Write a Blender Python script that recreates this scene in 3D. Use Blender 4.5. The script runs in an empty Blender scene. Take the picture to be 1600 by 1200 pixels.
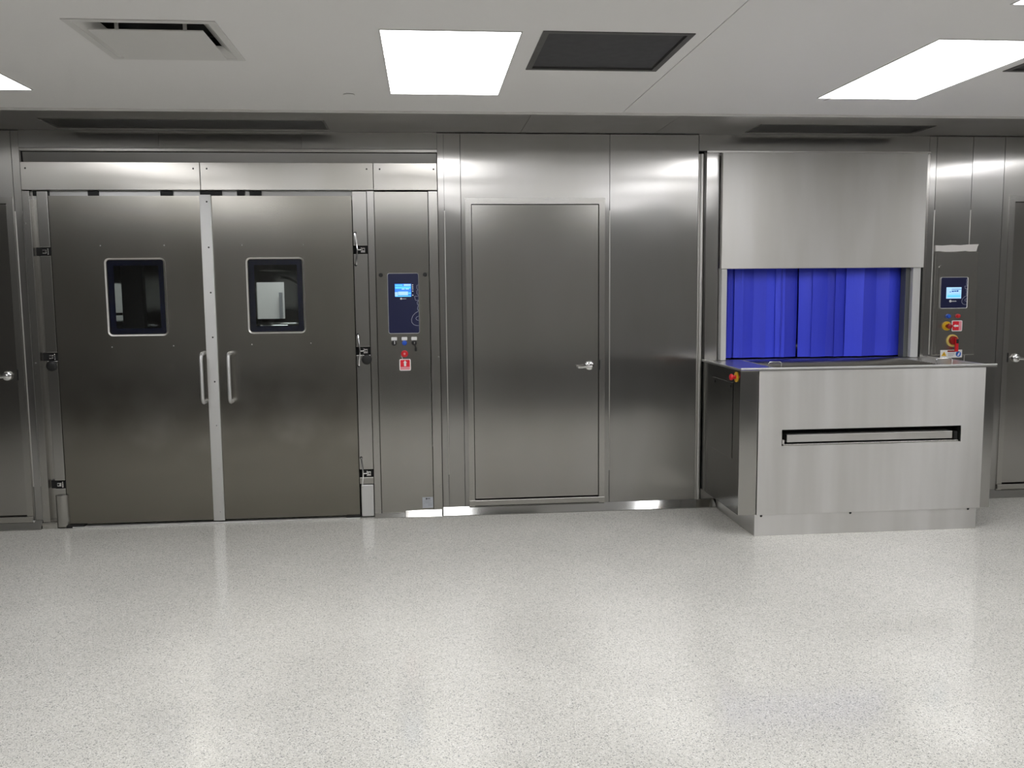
import bpy, bmesh, math, random
from mathutils import Vector, Matrix
random.seed(7)
C = bpy.context.scene
COL = C.collection
PI = math.pi

# ------------------------------------------------------------------ camera
W = 6.488            # distance of the front wall face
H = 2.74             # ceiling height
cam_d = bpy.data.cameras.new('camera')
cam = bpy.data.objects.new('camera', cam_d)
COL.objects.link(cam)
cam_d.sensor_fit = 'HORIZONTAL'
cam_d.sensor_width = 36.0
cam_d.lens = 31.678
cam_d.clip_start = 0.05
yaw, pit, rol = 0.0946235, 0.106686, -0.0094788
fwd = Vector((math.sin(yaw)*math.cos(pit), math.cos(yaw)*math.cos(pit), -math.sin(pit)))
rgt = Vector((math.cos(yaw), -math.sin(yaw), 0))
up = rgt.cross(fwd)
r2 = rgt*math.cos(rol) + up*math.sin(rol)
u2 = up*math.cos(rol) - rgt*math.sin(rol)
m = Matrix((r2, u2, -fwd)).transposed().to_4x4()
m.translation = Vector((0, 0, 1.6548))
cam.matrix_world = m
C.camera = cam

# ------------------------------------------------------------------ world, exposure
wd = bpy.data.worlds.new('world')
C.world = wd
wd.use_nodes = True
wd.node_tree.nodes['Background'].inputs[0].default_value = (0.5, 0.5, 0.5, 1)
wd.node_tree.nodes['Background'].inputs[1].default_value = 0.0
C.view_settings.view_transform = 'Standard'
C.view_settings.look = 'None'
C.view_settings.gamma = 1
C.view_settings.use_curve_mapping = False
C.view_settings.exposure = 0.0
LIGHT = 8.4          # emission of the ceiling light diffusers
C.cycles.max_bounces = 12
C.cycles.diffuse_bounces = 5
C.cycles.glossy_bounces = 8
C.cycles.caustics_reflective = True
C.cycles.sample_clamp_indirect = 6.0

# ------------------------------------------------------------------ materials
def new_mat(name):
    mt = bpy.data.materials.new(name)
    mt.use_nodes = True
    nt = mt.node_tree
    return mt, nt, nt.nodes['Principled BSDF']

def plain(name, col, rough=0.5, metal=0.0, emit=0.0, spec=0.5):
    mt, nt, b = new_mat(name)
    b.inputs['Base Color'].default_value = (*col, 1)
    b.inputs['Roughness'].default_value = rough
    b.inputs['Metallic'].default_value = metal
    b.inputs['Specular IOR Level'].default_value = spec
    # a little grain so that no surface is perfectly uniform
    tc = nt.nodes.new('ShaderNodeTexCoord')
    nz = nt.nodes.new('ShaderNodeTexNoise'); nz.inputs['Scale'].default_value = 18; nz.inputs['Detail'].default_value = 4
    mr = nt.nodes.new('ShaderNodeMapRange')
    mr.inputs['To Min'].default_value = rough*0.85; mr.inputs['To Max'].default_value = min(1, rough*1.15)
    nt.links.new(tc.outputs['Object'], nz.inputs['Vector'])
    nt.links.new(nz.outputs['Fac'], mr.inputs['Value'])
    nt.links.new(mr.outputs['Result'], b.inputs['Roughness'])
    if emit:
        b.inputs['Emission Color'].default_value = (*col, 1)
        b.inputs['Emission Strength'].default_value = emit
    return mt

def steel(name, col=(0.56, 0.55, 0.53), rough=0.2, aniso=0.5, wave=0.3, wscale=(1.6, 1.6, 3.0),
          streak=0.06, sscale=(2.0, 2.0, 0.6), grain=(1, 1, 160), grain_amt=0.0, vertical=True, broad=0.0, broad_rough=0.42):
    """stainless sheet: slightly buckled, brushed so that reflections smear upright"""
    mt, nt, b = new_mat(name)
    N = nt.nodes.new; Lk = nt.links.new
    b.inputs['Metallic'].default_value = 1.0
    tc = N('ShaderNodeTexCoord'); oi = N('ShaderNodeObjectInfo')
    mul = N('ShaderNodeMath'); mul.operation = 'MULTIPLY'; mul.inputs[1].default_value = 37.0
    Lk(oi.outputs['Random'], mul.inputs[0])
    # buckled sheet
    mp = N('ShaderNodeMapping'); mp.inputs['Scale'].default_value = wscale
    Lk(tc.outputs['Object'], mp.inputs['Vector'])
    nz = N('ShaderNodeTexNoise'); nz.noise_dimensions = '4D'
    nz.inputs['Scale'].default_value = 1.0; nz.inputs['Detail'].default_value = 1.0
    Lk(mp.outputs['Vector'], nz.inputs['Vector']); Lk(mul.outputs[0], nz.inputs['W'])
    bp = N('ShaderNodeBump'); bp.inputs['Strength'].default_value = wave; bp.inputs['Distance'].default_value = 0.012
    Lk(nz.outputs['Fac'], bp.inputs['Height'])
    Lk(bp.outputs['Normal'], b.inputs['Normal'])
    # brush grain in the finish
    m3 = N('ShaderNodeMapping'); m3.inputs['Scale'].default_value = grain
    Lk(tc.outputs['Object'], m3.inputs['Vector'])
    n3 = N('ShaderNodeTexNoise'); n3.inputs['Scale'].default_value = 4.0; n3.inputs['Detail'].default_value = 3
    Lk(m3.outputs['Vector'], n3.inputs['Vector'])
    ad = N('ShaderNodeMath'); ad.operation = 'MULTIPLY_ADD'; ad.inputs[1].default_value = grain_amt; ad.inputs[2].default_value = rough
    Lk(n3.outputs['Fac'], ad.inputs[0]); Lk(ad.outputs[0], b.inputs['Roughness'])
    # upright wiping streaks and dried water marks
    m4 = N('ShaderNodeMapping'); m4.inputs['Scale'].default_value = sscale
    Lk(tc.outputs['Object'], m4.inputs['Vector'])
    n2 = N('ShaderNodeTexNoise'); n2.noise_dimensions = '4D'; n2.inputs['Scale'].default_value = 1.0
    n2.inputs['Detail'].default_value = 3; n2.inputs['Roughness'].default_value = 0.5
    Lk(m4.outputs['Vector'], n2.inputs['Vector']); Lk(mul.outputs[0], n2.inputs['W'])
    mr = N('ShaderNodeMapRange'); mr.interpolation_type = 'SMOOTHSTEP'
    mr.inputs['From Min'].default_value = 0.32; mr.inputs['From Max'].default_value = 0.68
    Lk(n2.outputs['Fac'], mr.inputs['Value'])
    cr = N('ShaderNodeMix'); cr.data_type = 'RGBA'
    k = 1-streak
    cr.inputs[6].default_value = (min(1, col[0]*(1+streak*0.5)), min(1, col[1]*(1+streak*0.5)), min(1, col[2]*(1+streak*0.5)), 1)
    cr.inputs[7].default_value = (col[0]*k, col[1]*k*0.995, col[2]*k*0.97, 1)
    Lk(mr.outputs['Result'], cr.inputs[0]); Lk(cr.outputs[2], b.inputs['Base Color'])
    b.inputs['Anisotropic'].default_value = aniso
    ge = N('ShaderNodeNewGeometry'); cx = N('ShaderNodeVectorMath'); cx.operation = 'CROSS_PRODUCT'
    Lk(ge.outputs['True Normal'], cx.inputs[0])
    cx.inputs[1].default_value = (0.02, 0.03, 1)
    b.inputs['Anisotropic Rotation'].default_value = 0.25 if vertical else 0.0
    nm = N('ShaderNodeVectorMath'); nm.operation = 'NORMALIZE'
    Lk(cx.outputs[0], nm.inputs[0]); Lk(nm.outputs[0], b.inputs['Tangent'])
    if broad:       # a second, wider lobe across the brush lines
        g = N('ShaderNodeBsdfPrincipled'); g.inputs['Metallic'].default_value = 1.0
        g.inputs['Roughness'].default_value = broad_rough; g.inputs['Anisotropic'].default_value = 1.0
        g.inputs['Anisotropic Rotation'].default_value = 0.25 if vertical else 0.0
        Lk(cr.outputs[2], g.inputs['Base Color']); Lk(bp.outputs['Normal'], g.inputs['Normal']); Lk(nm.outputs[0], g.inputs['Tangent'])
        ms = N('ShaderNodeMixShader'); ms.inputs[0].default_value = broad
        Lk(b.outputs[0], ms.inputs[1]); Lk(g.outputs[0], ms.inputs[2])
        Lk(ms.outputs[0], nt.nodes['Material Output'].inputs['Surface'])
    return mt

M = {}
M['wall'] = steel('stainless_wall_sheet', col=(0.49, 0.48, 0.47), rough=0.17, aniso=1.0, wave=0.40, broad=0.5, broad_rough=0.36, wscale=(1.9, 1.9, 1.6), vertical=False)
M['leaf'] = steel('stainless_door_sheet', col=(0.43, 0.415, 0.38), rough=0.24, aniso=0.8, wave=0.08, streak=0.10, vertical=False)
M['control'] = steel('stainless_control_door', col=(0.48, 0.47, 0.445), rough=0.26, aniso=0.95, wave=0.06, vertical=False)
M['slab'] = steel('stainless_door_slab', col=(0.47, 0.46, 0.44), rough=0.2, aniso=0.5, wave=0.04, vertical=False)
# brownish smudges over a tone that darkens towards the bottom of the big door leaves
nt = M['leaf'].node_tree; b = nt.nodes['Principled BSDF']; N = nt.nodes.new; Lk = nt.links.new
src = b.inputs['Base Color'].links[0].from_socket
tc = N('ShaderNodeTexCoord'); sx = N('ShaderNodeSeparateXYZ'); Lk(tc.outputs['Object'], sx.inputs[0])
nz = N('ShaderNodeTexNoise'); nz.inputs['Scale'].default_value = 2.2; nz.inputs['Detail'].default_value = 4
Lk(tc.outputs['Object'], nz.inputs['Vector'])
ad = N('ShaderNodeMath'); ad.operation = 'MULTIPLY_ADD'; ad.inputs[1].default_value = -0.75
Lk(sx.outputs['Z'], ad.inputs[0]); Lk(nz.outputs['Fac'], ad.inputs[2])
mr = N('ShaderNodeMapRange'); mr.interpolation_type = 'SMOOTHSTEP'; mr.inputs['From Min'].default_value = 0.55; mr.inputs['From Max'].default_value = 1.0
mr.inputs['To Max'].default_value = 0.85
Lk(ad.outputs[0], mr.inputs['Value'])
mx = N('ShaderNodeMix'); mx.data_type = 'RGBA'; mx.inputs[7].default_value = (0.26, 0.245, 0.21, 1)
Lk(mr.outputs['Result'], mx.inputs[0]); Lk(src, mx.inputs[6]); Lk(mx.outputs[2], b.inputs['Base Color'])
M['header'] = steel('stainless_header_sheet', col=(0.47, 0.455, 0.43), rough=0.18, aniso=1.0, wave=0.35, broad=0.6, wscale=(1.0, 1, 2.5), vertical=False)
M['frame'] = steel('stainless_frame', col=(0.52, 0.51, 0.49), rough=0.26, aniso=0.85, wave=0.03, vertical=False)
M['soffit'] = steel('stainless_soffit_sheet', col=(0.72, 0.71, 0.70), rough=0.30, aniso=0.0, wave=0.03)
M['brushed'] = steel('brushed_steel_front', col=(0.74, 0.73, 0.72), rough=0.38, aniso=0.85, wave=0.25, streak=0.13,
                     sscale=(4.2, 1, 0.35), wscale=(3.2, 1, 0.35), grain=(1, 1, 160), grain_amt=0.04)
M['satin'] = steel('satin_steel_hood', col=(0.60, 0.59, 0.57), rough=0.5, aniso=0.4, wave=0.06, streak=0.08, sscale=(3.5, 1, 0.7))
M['pale'] = steel('pale_satin_steel', col=(0.72, 0.72, 0.72), rough=0.5, aniso=0.2, wave=0.02, streak=0.03)
M['polished'] = steel('polished_steel', col=(0.62, 0.61, 0.59), rough=0.12, aniso=0.2, wave=0.05)
M['table'] = steel('table_sheet', col=(0.55, 0.54, 0.53), rough=0.3, aniso=0.0, wave=0.02)
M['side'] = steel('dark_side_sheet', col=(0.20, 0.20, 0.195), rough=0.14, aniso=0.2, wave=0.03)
M['base'] = steel('stainless_base', col=(0.42, 0.42, 0.415), rough=0.10, aniso=0.2, wave=0.05)
M['bead'] = steel('welded_seam', col=(0.62, 0.61, 0.59), rough=0.38, aniso=0.0, wave=0.02)
M['slotsteel'] = steel('slot_steel', col=(0.40, 0.40, 0.40), rough=0.3, aniso=0.0, wave=0.02)
M['chrome'] = plain('bright_chrome', (0.8, 0.8, 0.8), 0.14, 1.0)
M['cham'] = steel('chamber_steel', col=(0.42, 0.43, 0.43), rough=0.07, aniso=0.0, wave=0.03)
M['black'] = plain('black_rubber', (0.006, 0.006, 0.006), 0.55)
M['gap'] = plain('dark_gap', (0.004, 0.004, 0.004), 0.8)
M['ceil'] = plain('white_ceiling_paint', (0.86, 0.85, 0.84), 0.55)
M['white'] = plain('white_enamel', (0.72, 0.71, 0.69), 0.4)
M['post'] = plain('white_plastic_guide', (0.55, 0.55, 0.54), 0.35)
M['grille'] = plain('dark_grey_filter', (0.055, 0.055, 0.058), 0.7)
M['grille_frame'] = plain('grey_grille_frame', (0.09, 0.088, 0.086), 0.5)
M['duct'] = plain('duct_interior', (0.05, 0.05, 0.05), 0.6)
M['backwall'] = plain('grey_back_wall', (0.30, 0.295, 0.28), 0.5)
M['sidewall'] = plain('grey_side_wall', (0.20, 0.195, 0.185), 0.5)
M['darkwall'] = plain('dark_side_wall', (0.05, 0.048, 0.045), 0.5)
M['jamb'] = plain('grey_jamb', (0.10, 0.105, 0.105), 0.4)
M['bench'] = plain('dark_bench', (0.07, 0.07, 0.072), 0.5)
M['navy'] = plain('navy_panel', (0.010, 0.013, 0.055), 0.3)
M['navyglass'] = plain('navy_glass_border', (0.006, 0.009, 0.040), 0.15)
M['blue_btn'] = plain('blue_button', (0.01, 0.09, 0.55), 0.3)
M['red'] = plain('red_plastic', (0.62, 0.012, 0.02), 0.35)
M['redsign'] = plain('red_print', (0.72, 0.012, 0.03), 0.45)
M['pink'] = plain('pink_print', (0.75, 0.28, 0.32), 0.45)
M['darkred'] = plain('dark_red_plastic', (0.28, 0.008, 0.008), 0.35)
M['yellow'] = plain('yellow_plastic', (0.70, 0.42, 0.02), 0.4)
M['paleyellow'] = plain('pale_yellow_plastic', (0.72, 0.55, 0.16), 0.4)
M['label'] = plain('white_label', (0.75, 0.75, 0.74), 0.5)
M['silverlabel'] = plain('silver_label', (0.42, 0.44, 0.47), 0.4)
M['greyprint'] = plain('grey_print', (0.28, 0.29, 0.31), 0.5)
M['blackprint'] = plain('black_print', (0.01, 0.01, 0.012), 0.5)
M['signblue'] = plain('blue_print', (0.02, 0.12, 0.48), 0.45)
M['tape'] = plain('white_tape', (0.72, 0.69, 0.67), 0.6)
M['outline'] = plain('pale_outline_print', (0.36, 0.37, 0.46), 0.5)
M['scr_blue'] = plain('screen_blue', (0.05, 0.25, 0.95), 0.3, emit=0.5)
M['scr_cyan'] = plain('screen_cyan', (0.12, 0.62, 1.0), 0.3, emit=0.55)
M['scr_pale'] = plain('screen_pale', (0.42, 0.70, 0.95), 0.3, emit=0.55)
M['scr_ink'] = plain('screen_ink', (0.04, 0.16, 0.45), 0.3, emit=0.2)
M['lamp'] = plain('light_diffuser', (0.985, 0.985, 1.0), 0.5, emit=LIGHT)

# blue curtain vinyl
mt, nt, b = new_mat('blue_vinyl'); M['vinyl'] = mt
oi = nt.nodes.new('ShaderNodeObjectInfo'); vr = nt.nodes.new('ShaderNodeValToRGB')
vr.color_ramp.elements[0].color = (0.036, 0.050, 0.62, 1); vr.color_ramp.elements[1].color = (0.056, 0.082, 0.86, 1)
nt.links.new(oi.outputs['Random'], vr.inputs['Fac']); nt.links.new(vr.outputs['Color'], b.inputs['Base Color'])
b.inputs['Roughness'].default_value = 0.42
tc = nt.nodes.new('ShaderNodeTexCoord'); nz = nt.nodes.new('ShaderNodeTexNoise'); nz.inputs['Scale'].default_value = 5
mp = nt.nodes.new('ShaderNodeMapping'); mp.inputs['Scale'].default_value = (6, 1, 0.8)
bp = nt.nodes.new('ShaderNodeBump'); bp.inputs['Strength'].default_value = 0.25; bp.inputs['Distance'].default_value = 0.01
nt.links.new(tc.outputs['Object'], mp.inputs['Vector']); nt.links.new(mp.outputs['Vector'], nz.inputs['Vector'])
nt.links.new(nz.outputs['Fac'], bp.inputs['Height']); nt.links.new(bp.outputs['Normal'], b.inputs['Normal'])

# window glass
mt, nt, b = new_mat('window_glass'); M['glass'] = mt
b.inputs['Base Color'].default_value = (0.80, 0.84, 0.83, 1)
b.inputs['Roughness'].default_value = 0.02
b.inputs['Transmission Weight'].default_value = 1.0
b.inputs['IOR'].default_value = 1.45

# terrazzo-like epoxy floor
mt, nt, b = new_mat('flecked_epoxy_floor'); M['floor'] = mt
N = nt.nodes.new; Lk = nt.links.new
tc = N('ShaderNodeTexCoord')
def vor(scale, seedoff):
    mp = N('ShaderNodeMapping'); mp.inputs['Location'].default_value = (seedoff, seedoff*1.7, 0)
    Lk(tc.outputs['Object'], mp.inputs['Vector'])
    v = N('ShaderNodeTexVoronoi'); v.inputs['Scale'].default_value = scale
    Lk(mp.outputs['Vector'], v.inputs['Vector'])
    sp = N('ShaderNodeSeparateColor'); Lk(v.outputs['Color'], sp.inputs[0])
    return v, sp
v1, s1 = vor(280, 0.0)
r1 = N('ShaderNodeValToRGB'); r1.color_ramp.interpolation = 'CONSTANT'
cols = [(0.0, (0.30, 0.30, 0.29)), (0.09, (0.53, 0.52, 0.48)), (0.25, (0.60, 0.59, 0.545)), (0.55, (0.66, 0.65, 0.605)),
        (0.82, (0.71, 0.69, 0.65)), (0.95, (0.82, 0.81, 0.78))]
e = r1.color_ramp.elements
e[0].position = 0.0; e[0].color = (*cols[0][1], 1); e[1].position = cols[1][0]; e[1].color = (*cols[1][1], 1)
for p_, c_ in cols[2:]:
    k = e.new(p_); k.color = (*c_, 1)
Lk(s1.outputs[0], r1.inputs['Fac'])
v2, s2 = vor(120, 3.3)
gt = N('ShaderNodeMath'); gt.operation = 'GREATER_THAN'; gt.inputs[1].default_value = 0.93
Lk(s2.outputs[1], gt.inputs[0])
lt = N('ShaderNodeMath'); lt.operation = 'LESS_THAN'; lt.inputs[1].default_value = 0.30
Lk(v2.outputs['Distance'], lt.inputs[0])
mm = N('ShaderNodeMath'); mm.operation = 'MULTIPLY'; Lk(gt.outputs[0], mm.inputs[0]); Lk(lt.outputs[0], mm.inputs[1])
mx = N('ShaderNodeMix'); mx.data_type = 'RGBA'; mx.inputs[7].default_value = (0.20, 0.20, 0.20, 1)
Lk(mm.outputs[0], mx.inputs[0]); Lk(r1.outputs['Color'], mx.inputs[6])
# broad mottling
nz = N('ShaderNodeTexNoise'); nz.inputs['Scale'].default_value = 1.3; nz.inputs['Detail'].default_value = 5
Lk(tc.outputs['Object'], nz.inputs['Vector'])
mr = N('ShaderNodeMapRange'); mr.inputs['From Min'].default_value = 0.3; mr.inputs['From Max'].default_value = 0.7
mr.inputs['To Min'].default_value = 0.93; mr.inputs['To Max'].default_value = 1.04
Lk(nz.outputs['Fac'], mr.inputs['Value'])
vm = N('ShaderNodeVectorMath'); vm.operation = 'SCALE'
Lk(mx.outputs[2], vm.inputs[0]); Lk(mr.outputs['Result'], vm.inputs['Scale'])
Lk(vm.outputs[0], b.inputs['Base Color'])
b.inputs['Roughness'].default_value = 0.12
nb = N('ShaderNodeTexNoise'); nb.inputs['Scale'].default_value = 9; nb.inputs['Detail'].default_value = 3
Lk(tc.outputs['Object'], nb.inputs['Vector'])
bp = N('ShaderNodeBump'); bp.inputs['Strength'].default_value = 0.03; bp.inputs['Distance'].default_value = 0.01
Lk(nb.outputs['Fac'], bp.inputs['Height']); Lk(bp.outputs['Normal'], b.inputs['Normal'])

# ------------------------------------------------------------------ geometry helpers
WL = {}          # world location of every parent
def tag(o, label=None, cat=None, group=None, kind=None):
    if label: o['label'] = label
    if cat: o['category'] = cat
    if group: o['group'] = group
    if kind: o['kind'] = kind
    return o

def empty(name, loc, label, cat, group=None):
    o = bpy.data.objects.new(name, None)
    o.empty_display_size = 0.1
    COL.objects.link(o); o.location = loc
    WL[o.name] = Vector(loc)
    return tag(o, label, cat, group)

def obj(name, bm, mat, parent=None, smooth=False):
    bmesh.ops.recalc_face_normals(bm, faces=bm.faces)
    lo = Vector((min(v.co.x for v in bm.verts), min(v.co.y for v in bm.verts), min(v.co.z for v in bm.verts)))
    hi = Vector((max(v.co.x for v in bm.verts), max(v.co.y for v in bm.verts), max(v.co.z for v in bm.verts)))
    c = (lo+hi)/2
    for v in bm.verts: v.co -= c
    if smooth:
        for f in bm.faces: f.smooth = True
        for ed in bm.edges:
            if len(ed.link_faces) == 2 and ed.calc_face_angle(0) > 0.7: ed.smooth = False
    me = bpy.data.meshes.new(name); bm.to_mesh(me); bm.free()
    for x in (mat if isinstance(mat, (list, tuple)) else [mat]): me.materials.append(x)
    o = bpy.data.objects.new(name, me)
    COL.objects.link(o)
    if parent:
        o.parent = parent; o.location = c - WL[parent.name]
    else:
        o.location = c
    WL[o.name] = c
    return o

def bx(bm, x0, x1, y0, y1, z0, z1, bev=0.0, mi=0):
    vs = [bm.verts.new((x, y, z)) for x in (x0, x1) for y in (y0, y1) for z in (z0, z1)]
    fs = []
    for q in ((0,1,3,2), (4,6,7,5), (0,4,5,1), (2,3,7,6), (0,2,6,4), (1,5,7,3)):
        f = bm.faces.new([vs[i] for i in q]); f.material_index = mi; fs.append(f)
    if bev:
        es = list({ed for f in fs for ed in f.edges})
        bmesh.ops.bevel(bm, geom=es, offset=bev, segments=2, profile=0.5, affect='EDGES')
    return bm

def box(*a, **k):
    return bx(bmesh.new(), *a, **k)

def prism(bm, pts, axis, a0, a1, mi=0):
    """extrude a 2-D outline along an axis: 'x' -> pts (y,z); 'y' -> pts (x,z); 'z' -> pts (x,y)"""
    def P(p, a):
        return {'x': (a, p[0], p[1]), 'y': (p[0], a, p[1]), 'z': (p[0], p[1], a)}[axis]
    A = [bm.verts.new(P(p, a0)) for p in pts]; B = [bm.verts.new(P(p, a1)) for p in pts]
    f = bm.faces.new(A); f.material_index = mi
    f = bm.faces.new(B[::-1]); f.material_index = mi
    n = len(pts)
    for i in range(n):
        f = bm.faces.new((A[i], B[i], B[(i+1) % n], A[(i+1) % n])); f.material_index = mi
    return bm

def rrect(x0, x1, z0, z1, r, n=6):
    out = []
    for cx, cz, a0 in ((x1-r, z1-r, 0), (x0+r, z1-r, 90), (x0+r, z0+r, 180), (x1-r, z0+r, 270)):
        for i in range(n+1):
            a = math.radians(a0 + 90*i/n); out.append((cx+r*math.cos(a), cz+r*math.sin(a)))
    return out

def rplate(bm, x0, x1, z0, z1, r, y0, y1, mi=0):
    return prism(bm, rrect(x0, x1, z0, z1, r), 'y', y0, y1, mi)

def ring(bm, x0, x1, z0, z1, r, w, y0, y1, mi=0, lip=0.0):
    """rounded rectangular frame of width w"""
    O = rrect(x0, x1, z0, z1, r); I = rrect(x0+w, x1-w, z0+w, z1-w, max(0.002, r-w))
    n = len(O)
    fo = [bm.verts.new((p[0], y0+lip, p[1])) for p in O]; fi = [bm.verts.new((p[0], y0, p[1])) for p in I]
    bo = [bm.verts.new((p[0], y1, p[1])) for p in O]; bi = [bm.verts.new((p[0], y1, p[1])) for p in I]
    for i in range(n):
        j = (i+1) % n
        for q in ((fo[i], fo[j], fi[j], fi[i]), (bo[i], bi[i], bi[j], bo[j]), (fo[i], bo[i], bo[j], fo[j]), (fi[i], fi[j], bi[j], bi[i])):
            f = bm.faces.new(q); f.material_index = mi
    return bm

def holed(bm, axis, u0, u1, v0, v1, d0, d1, holes, mi=0):
    """slab with rectangular holes. axis 'y': u=x, v=z, thickness y d0..d1 ; axis 'z': u=x, v=y, thickness z"""
    us = sorted({u0, u1, *[h[0] for h in holes], *[h[1] for h in holes]}); us = [u for u in us if u0 <= u <= u1]
    vs = sorted({v0, v1, *[h[2] for h in holes], *[h[3] for h in holes]}); vs = [v for v in vs if v0 <= v <= v1]
    def solid(i, j):
        if i < 0 or j < 0 or i >= len(us)-1 or j >= len(vs)-1: return False
        cu, cv = (us[i]+us[i+1])/2, (vs[j]+vs[j+1])/2
        return not any(h[0] < cu < h[1] and h[2] < cv < h[3] for h in holes)
    cache = {}
    def V(i, j, d):
        k = (i, j, d)
        if k not in cache:
            cache[k] = bm.verts.new((us[i], d, vs[j]) if axis == 'y' else (us[i], vs[j], d))
        return cache[k]
    for i in range(len(us)-1):
        for j in range(len(vs)-1):
            if not solid(i, j): continue
            for d in (d0, d1):
                f = bm.faces.new((V(i,j,d), V(i+1,j,d), V(i+1,j+1,d), V(i,j+1,d))); f.material_index = mi
            for di, dj, a, c in ((-1,0,(i,j),(i,j+1)), (1,0,(i+1,j),(i+1,j+1)), (0,-1,(i,j),(i+1,j)), (0,1,(i,j+1),(i+1,j+1))):
                if not solid(i+di, j+dj):
                    f = bm.faces.new((V(*a,d0), V(*c,d0), V(*c,d1), V(*a,d1))); f.material_index = mi
    return bm

def cyl(bm, c, r, L, axis='y', n=20, r2=None, mi=0):
    """cylinder or cone from c along an axis for a length L"""
    r2 = r if r2 is None else r2
    ax = {'x': Vector((1,0,0)), 'y': Vector((0,1,0)), 'z': Vector((0,0,1))}[axis] if isinstance(axis, str) else Vector(axis).normalized()
    t = Vector((0,0,1)) if abs(ax.z) < 0.9 else Vector((1,0,0))
    e1 = ax.cross(t).normalized(); e2 = ax.cross(e1)
    c = Vector(c)
    A = [bm.verts.new(c + r*(math.cos(2*PI*i/n)*e1 + math.sin(2*PI*i/n)*e2)) for i in range(n)]
    B = [bm.verts.new(c + ax*L + r2*(math.cos(2*PI*i/n)*e1 + math.sin(2*PI*i/n)*e2)) for i in range(n)]
    for q in [A[::-1], B] + [(A[i], A[(i+1)%n], B[(i+1)%n], B[i]) for i in range(n)]:
        f = bm.faces.new(q); f.material_index = mi
    return bm

def tube(bm, pts, r, n=10, mi=0):
    pts = [Vector(p) for p in pts]; rings = []
    ref = None
    for i, p in enumerate(pts):
        d = (pts[min(i+1, len(pts)-1)] - pts[max(i-1, 0)]).normalized()
        if ref is None:
            ref = Vector((0,0,1)) if abs(d.z) < 0.9 else Vector((1,0,0))
        e1 = (ref - d*ref.dot(d)).normalized(); ref = e1; e2 = d.cross(e1)
        rings.append([bm.verts.new(p + r*(math.cos(2*PI*k/n)*e1 + math.sin(2*PI*k/n)*e2)) for k in range(n)])
    for a, b_ in zip(rings, rings[1:]):
        for k in range(n):
            f = bm.faces.new((a[k], a[(k+1)%n], b_[(k+1)%n], b_[k])); f.material_index = mi
    bm.faces.new(rings[0][::-1]); bm.faces.new(rings[-1])
    return bm

def dome(bm, c, r, h, axis=-1, n=20, mi=0):
    """mushroom cap facing -y (axis=-1) or along x / z through 'ax' tuple"""
    ax = Vector((0, -1, 0)) if axis == -1 else Vector(axis)
    t = Vector((0,0,1)) if abs(ax.z) < 0.9 else Vector((1,0,0))
    e1 = ax.cross(t).normalized(); e2 = ax.cross(e1); c = Vector(c)
    prof = [(r*0.8, 0), (r, h*0.3), (r, h*0.55), (r*0.85, h*0.85), (r*0.5, h), ]
    rs = [[bm.verts.new(c + ax*hh + rr*(math.cos(2*PI*k/n)*e1 + math.sin(2*PI*k/n)*e2)) for k in range(n)] for rr, hh in prof]
    for a, b_ in zip(rs, rs[1:]):
        for k in range(n):
            f = bm.faces.new((a[k], a[(k+1)%n], b_[(k+1)%n], b_[k])); f.material_index = mi
    f = bm.faces.new(rs[-1]); f.material_index = mi
    f = bm.faces.new(rs[0][::-1]); f.material_index = mi
    return bm

# ------------------------------------------------------------------ room shell
XL, XR, YB = -4.9, 7.5, -0.6
tag(obj('floor', box(XL, XR, YB, W+0.2, -0.1, 0.0), M['floor']), 'pale grey flecked glossy epoxy floor', kind='structure')
tag(obj('wall_back', box(XL, XR, YB-0.1, YB, 0, H+0.2), M['backwall']), 'grey wall behind the viewer', kind='structure')
tag(obj('wall_left', box(XL-0.1, XL, YB, W, 0, H+0.2), M['darkwall']), 'grey wall at the left end of the room', kind='structure')
tag(obj('wall_right', box(XR, XR+0.1, YB, W, 0, H+0.2), M['sidewall']), 'grey wall at the right end of the room', kind='structure')

# low dark bench in front of the back wall (seen only as the dark band mirrored in the steel)
for x0_, x1_ in ((XL+0.05, -0.4), (0.4, 6.5)):
    bn = empty('workbench', ((x0_+x1_)/2, 1.0, 0), 'low dark workbench outside the picture', 'bench', 'benches outside the picture')
    obj('bench_top', box(x0_, x1_, 0.6, 1.42, 0.66, 0.70, bev=0.004), M['bench'], bn)
    obj('bench_body', box(x0_+0.03, x1_-0.03, 0.63, 1.39, 0.0, 0.659), M['bench'], bn)

# ceiling: backing slab above, painted panels with holes below, steel strip along the front wall
LX = [-2.387, 0.131, 2.607, 5.09]
LY = [(3.955, 5.222), (2.20, 3.462), (0.45, 1.71)]
VENT = (-1.425, -0.83, 3.885, 4.51)
EY = 5.725
ceil_ob = tag(obj('ceiling', box(XL, XR, YB, W+0.1, H+0.16, H+0.25), M['ceil']), 'white painted ceiling', kind='structure')
holes = [(x-0.305, x+0.305, a, b_) for x in LX for a, b_ in LY]
GR = [(0.522, 1.187, 3.94, 4.62), (2.985, 3.65, 3.90, 4.525)]
holes += [VENT] + GR
for x0, x1 in ((XL, 1.2525), (1.2575, XR)):
    hs = [h for h in holes if h[0] >= x0-0.3 and h[1] <= x1+0.3]
    obj('ceiling_panel', holed(bmesh.new(), 'z', x0, x1, YB, EY, H, H+0.012, hs), M['ceil'], ceil_ob)
tag(obj('trim_1', box(XL, XR, EY-0.004, EY+0.012, H-0.014, H+0.012, bev=0.002), M['white']), 'white edge strip where the painted ceiling ends', kind='structure')
SL = [(-2.395, -0.64, 6.06, 6.375), (2.30, 3.53, 6.08, 6.375)]
sof = tag(obj('trim_2', box(XL, XR, EY+0.013, W+0.03, H+0.13, H+0.158), M['duct']), 'dark stainless ceiling strip along the front wall', kind='structure')
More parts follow.
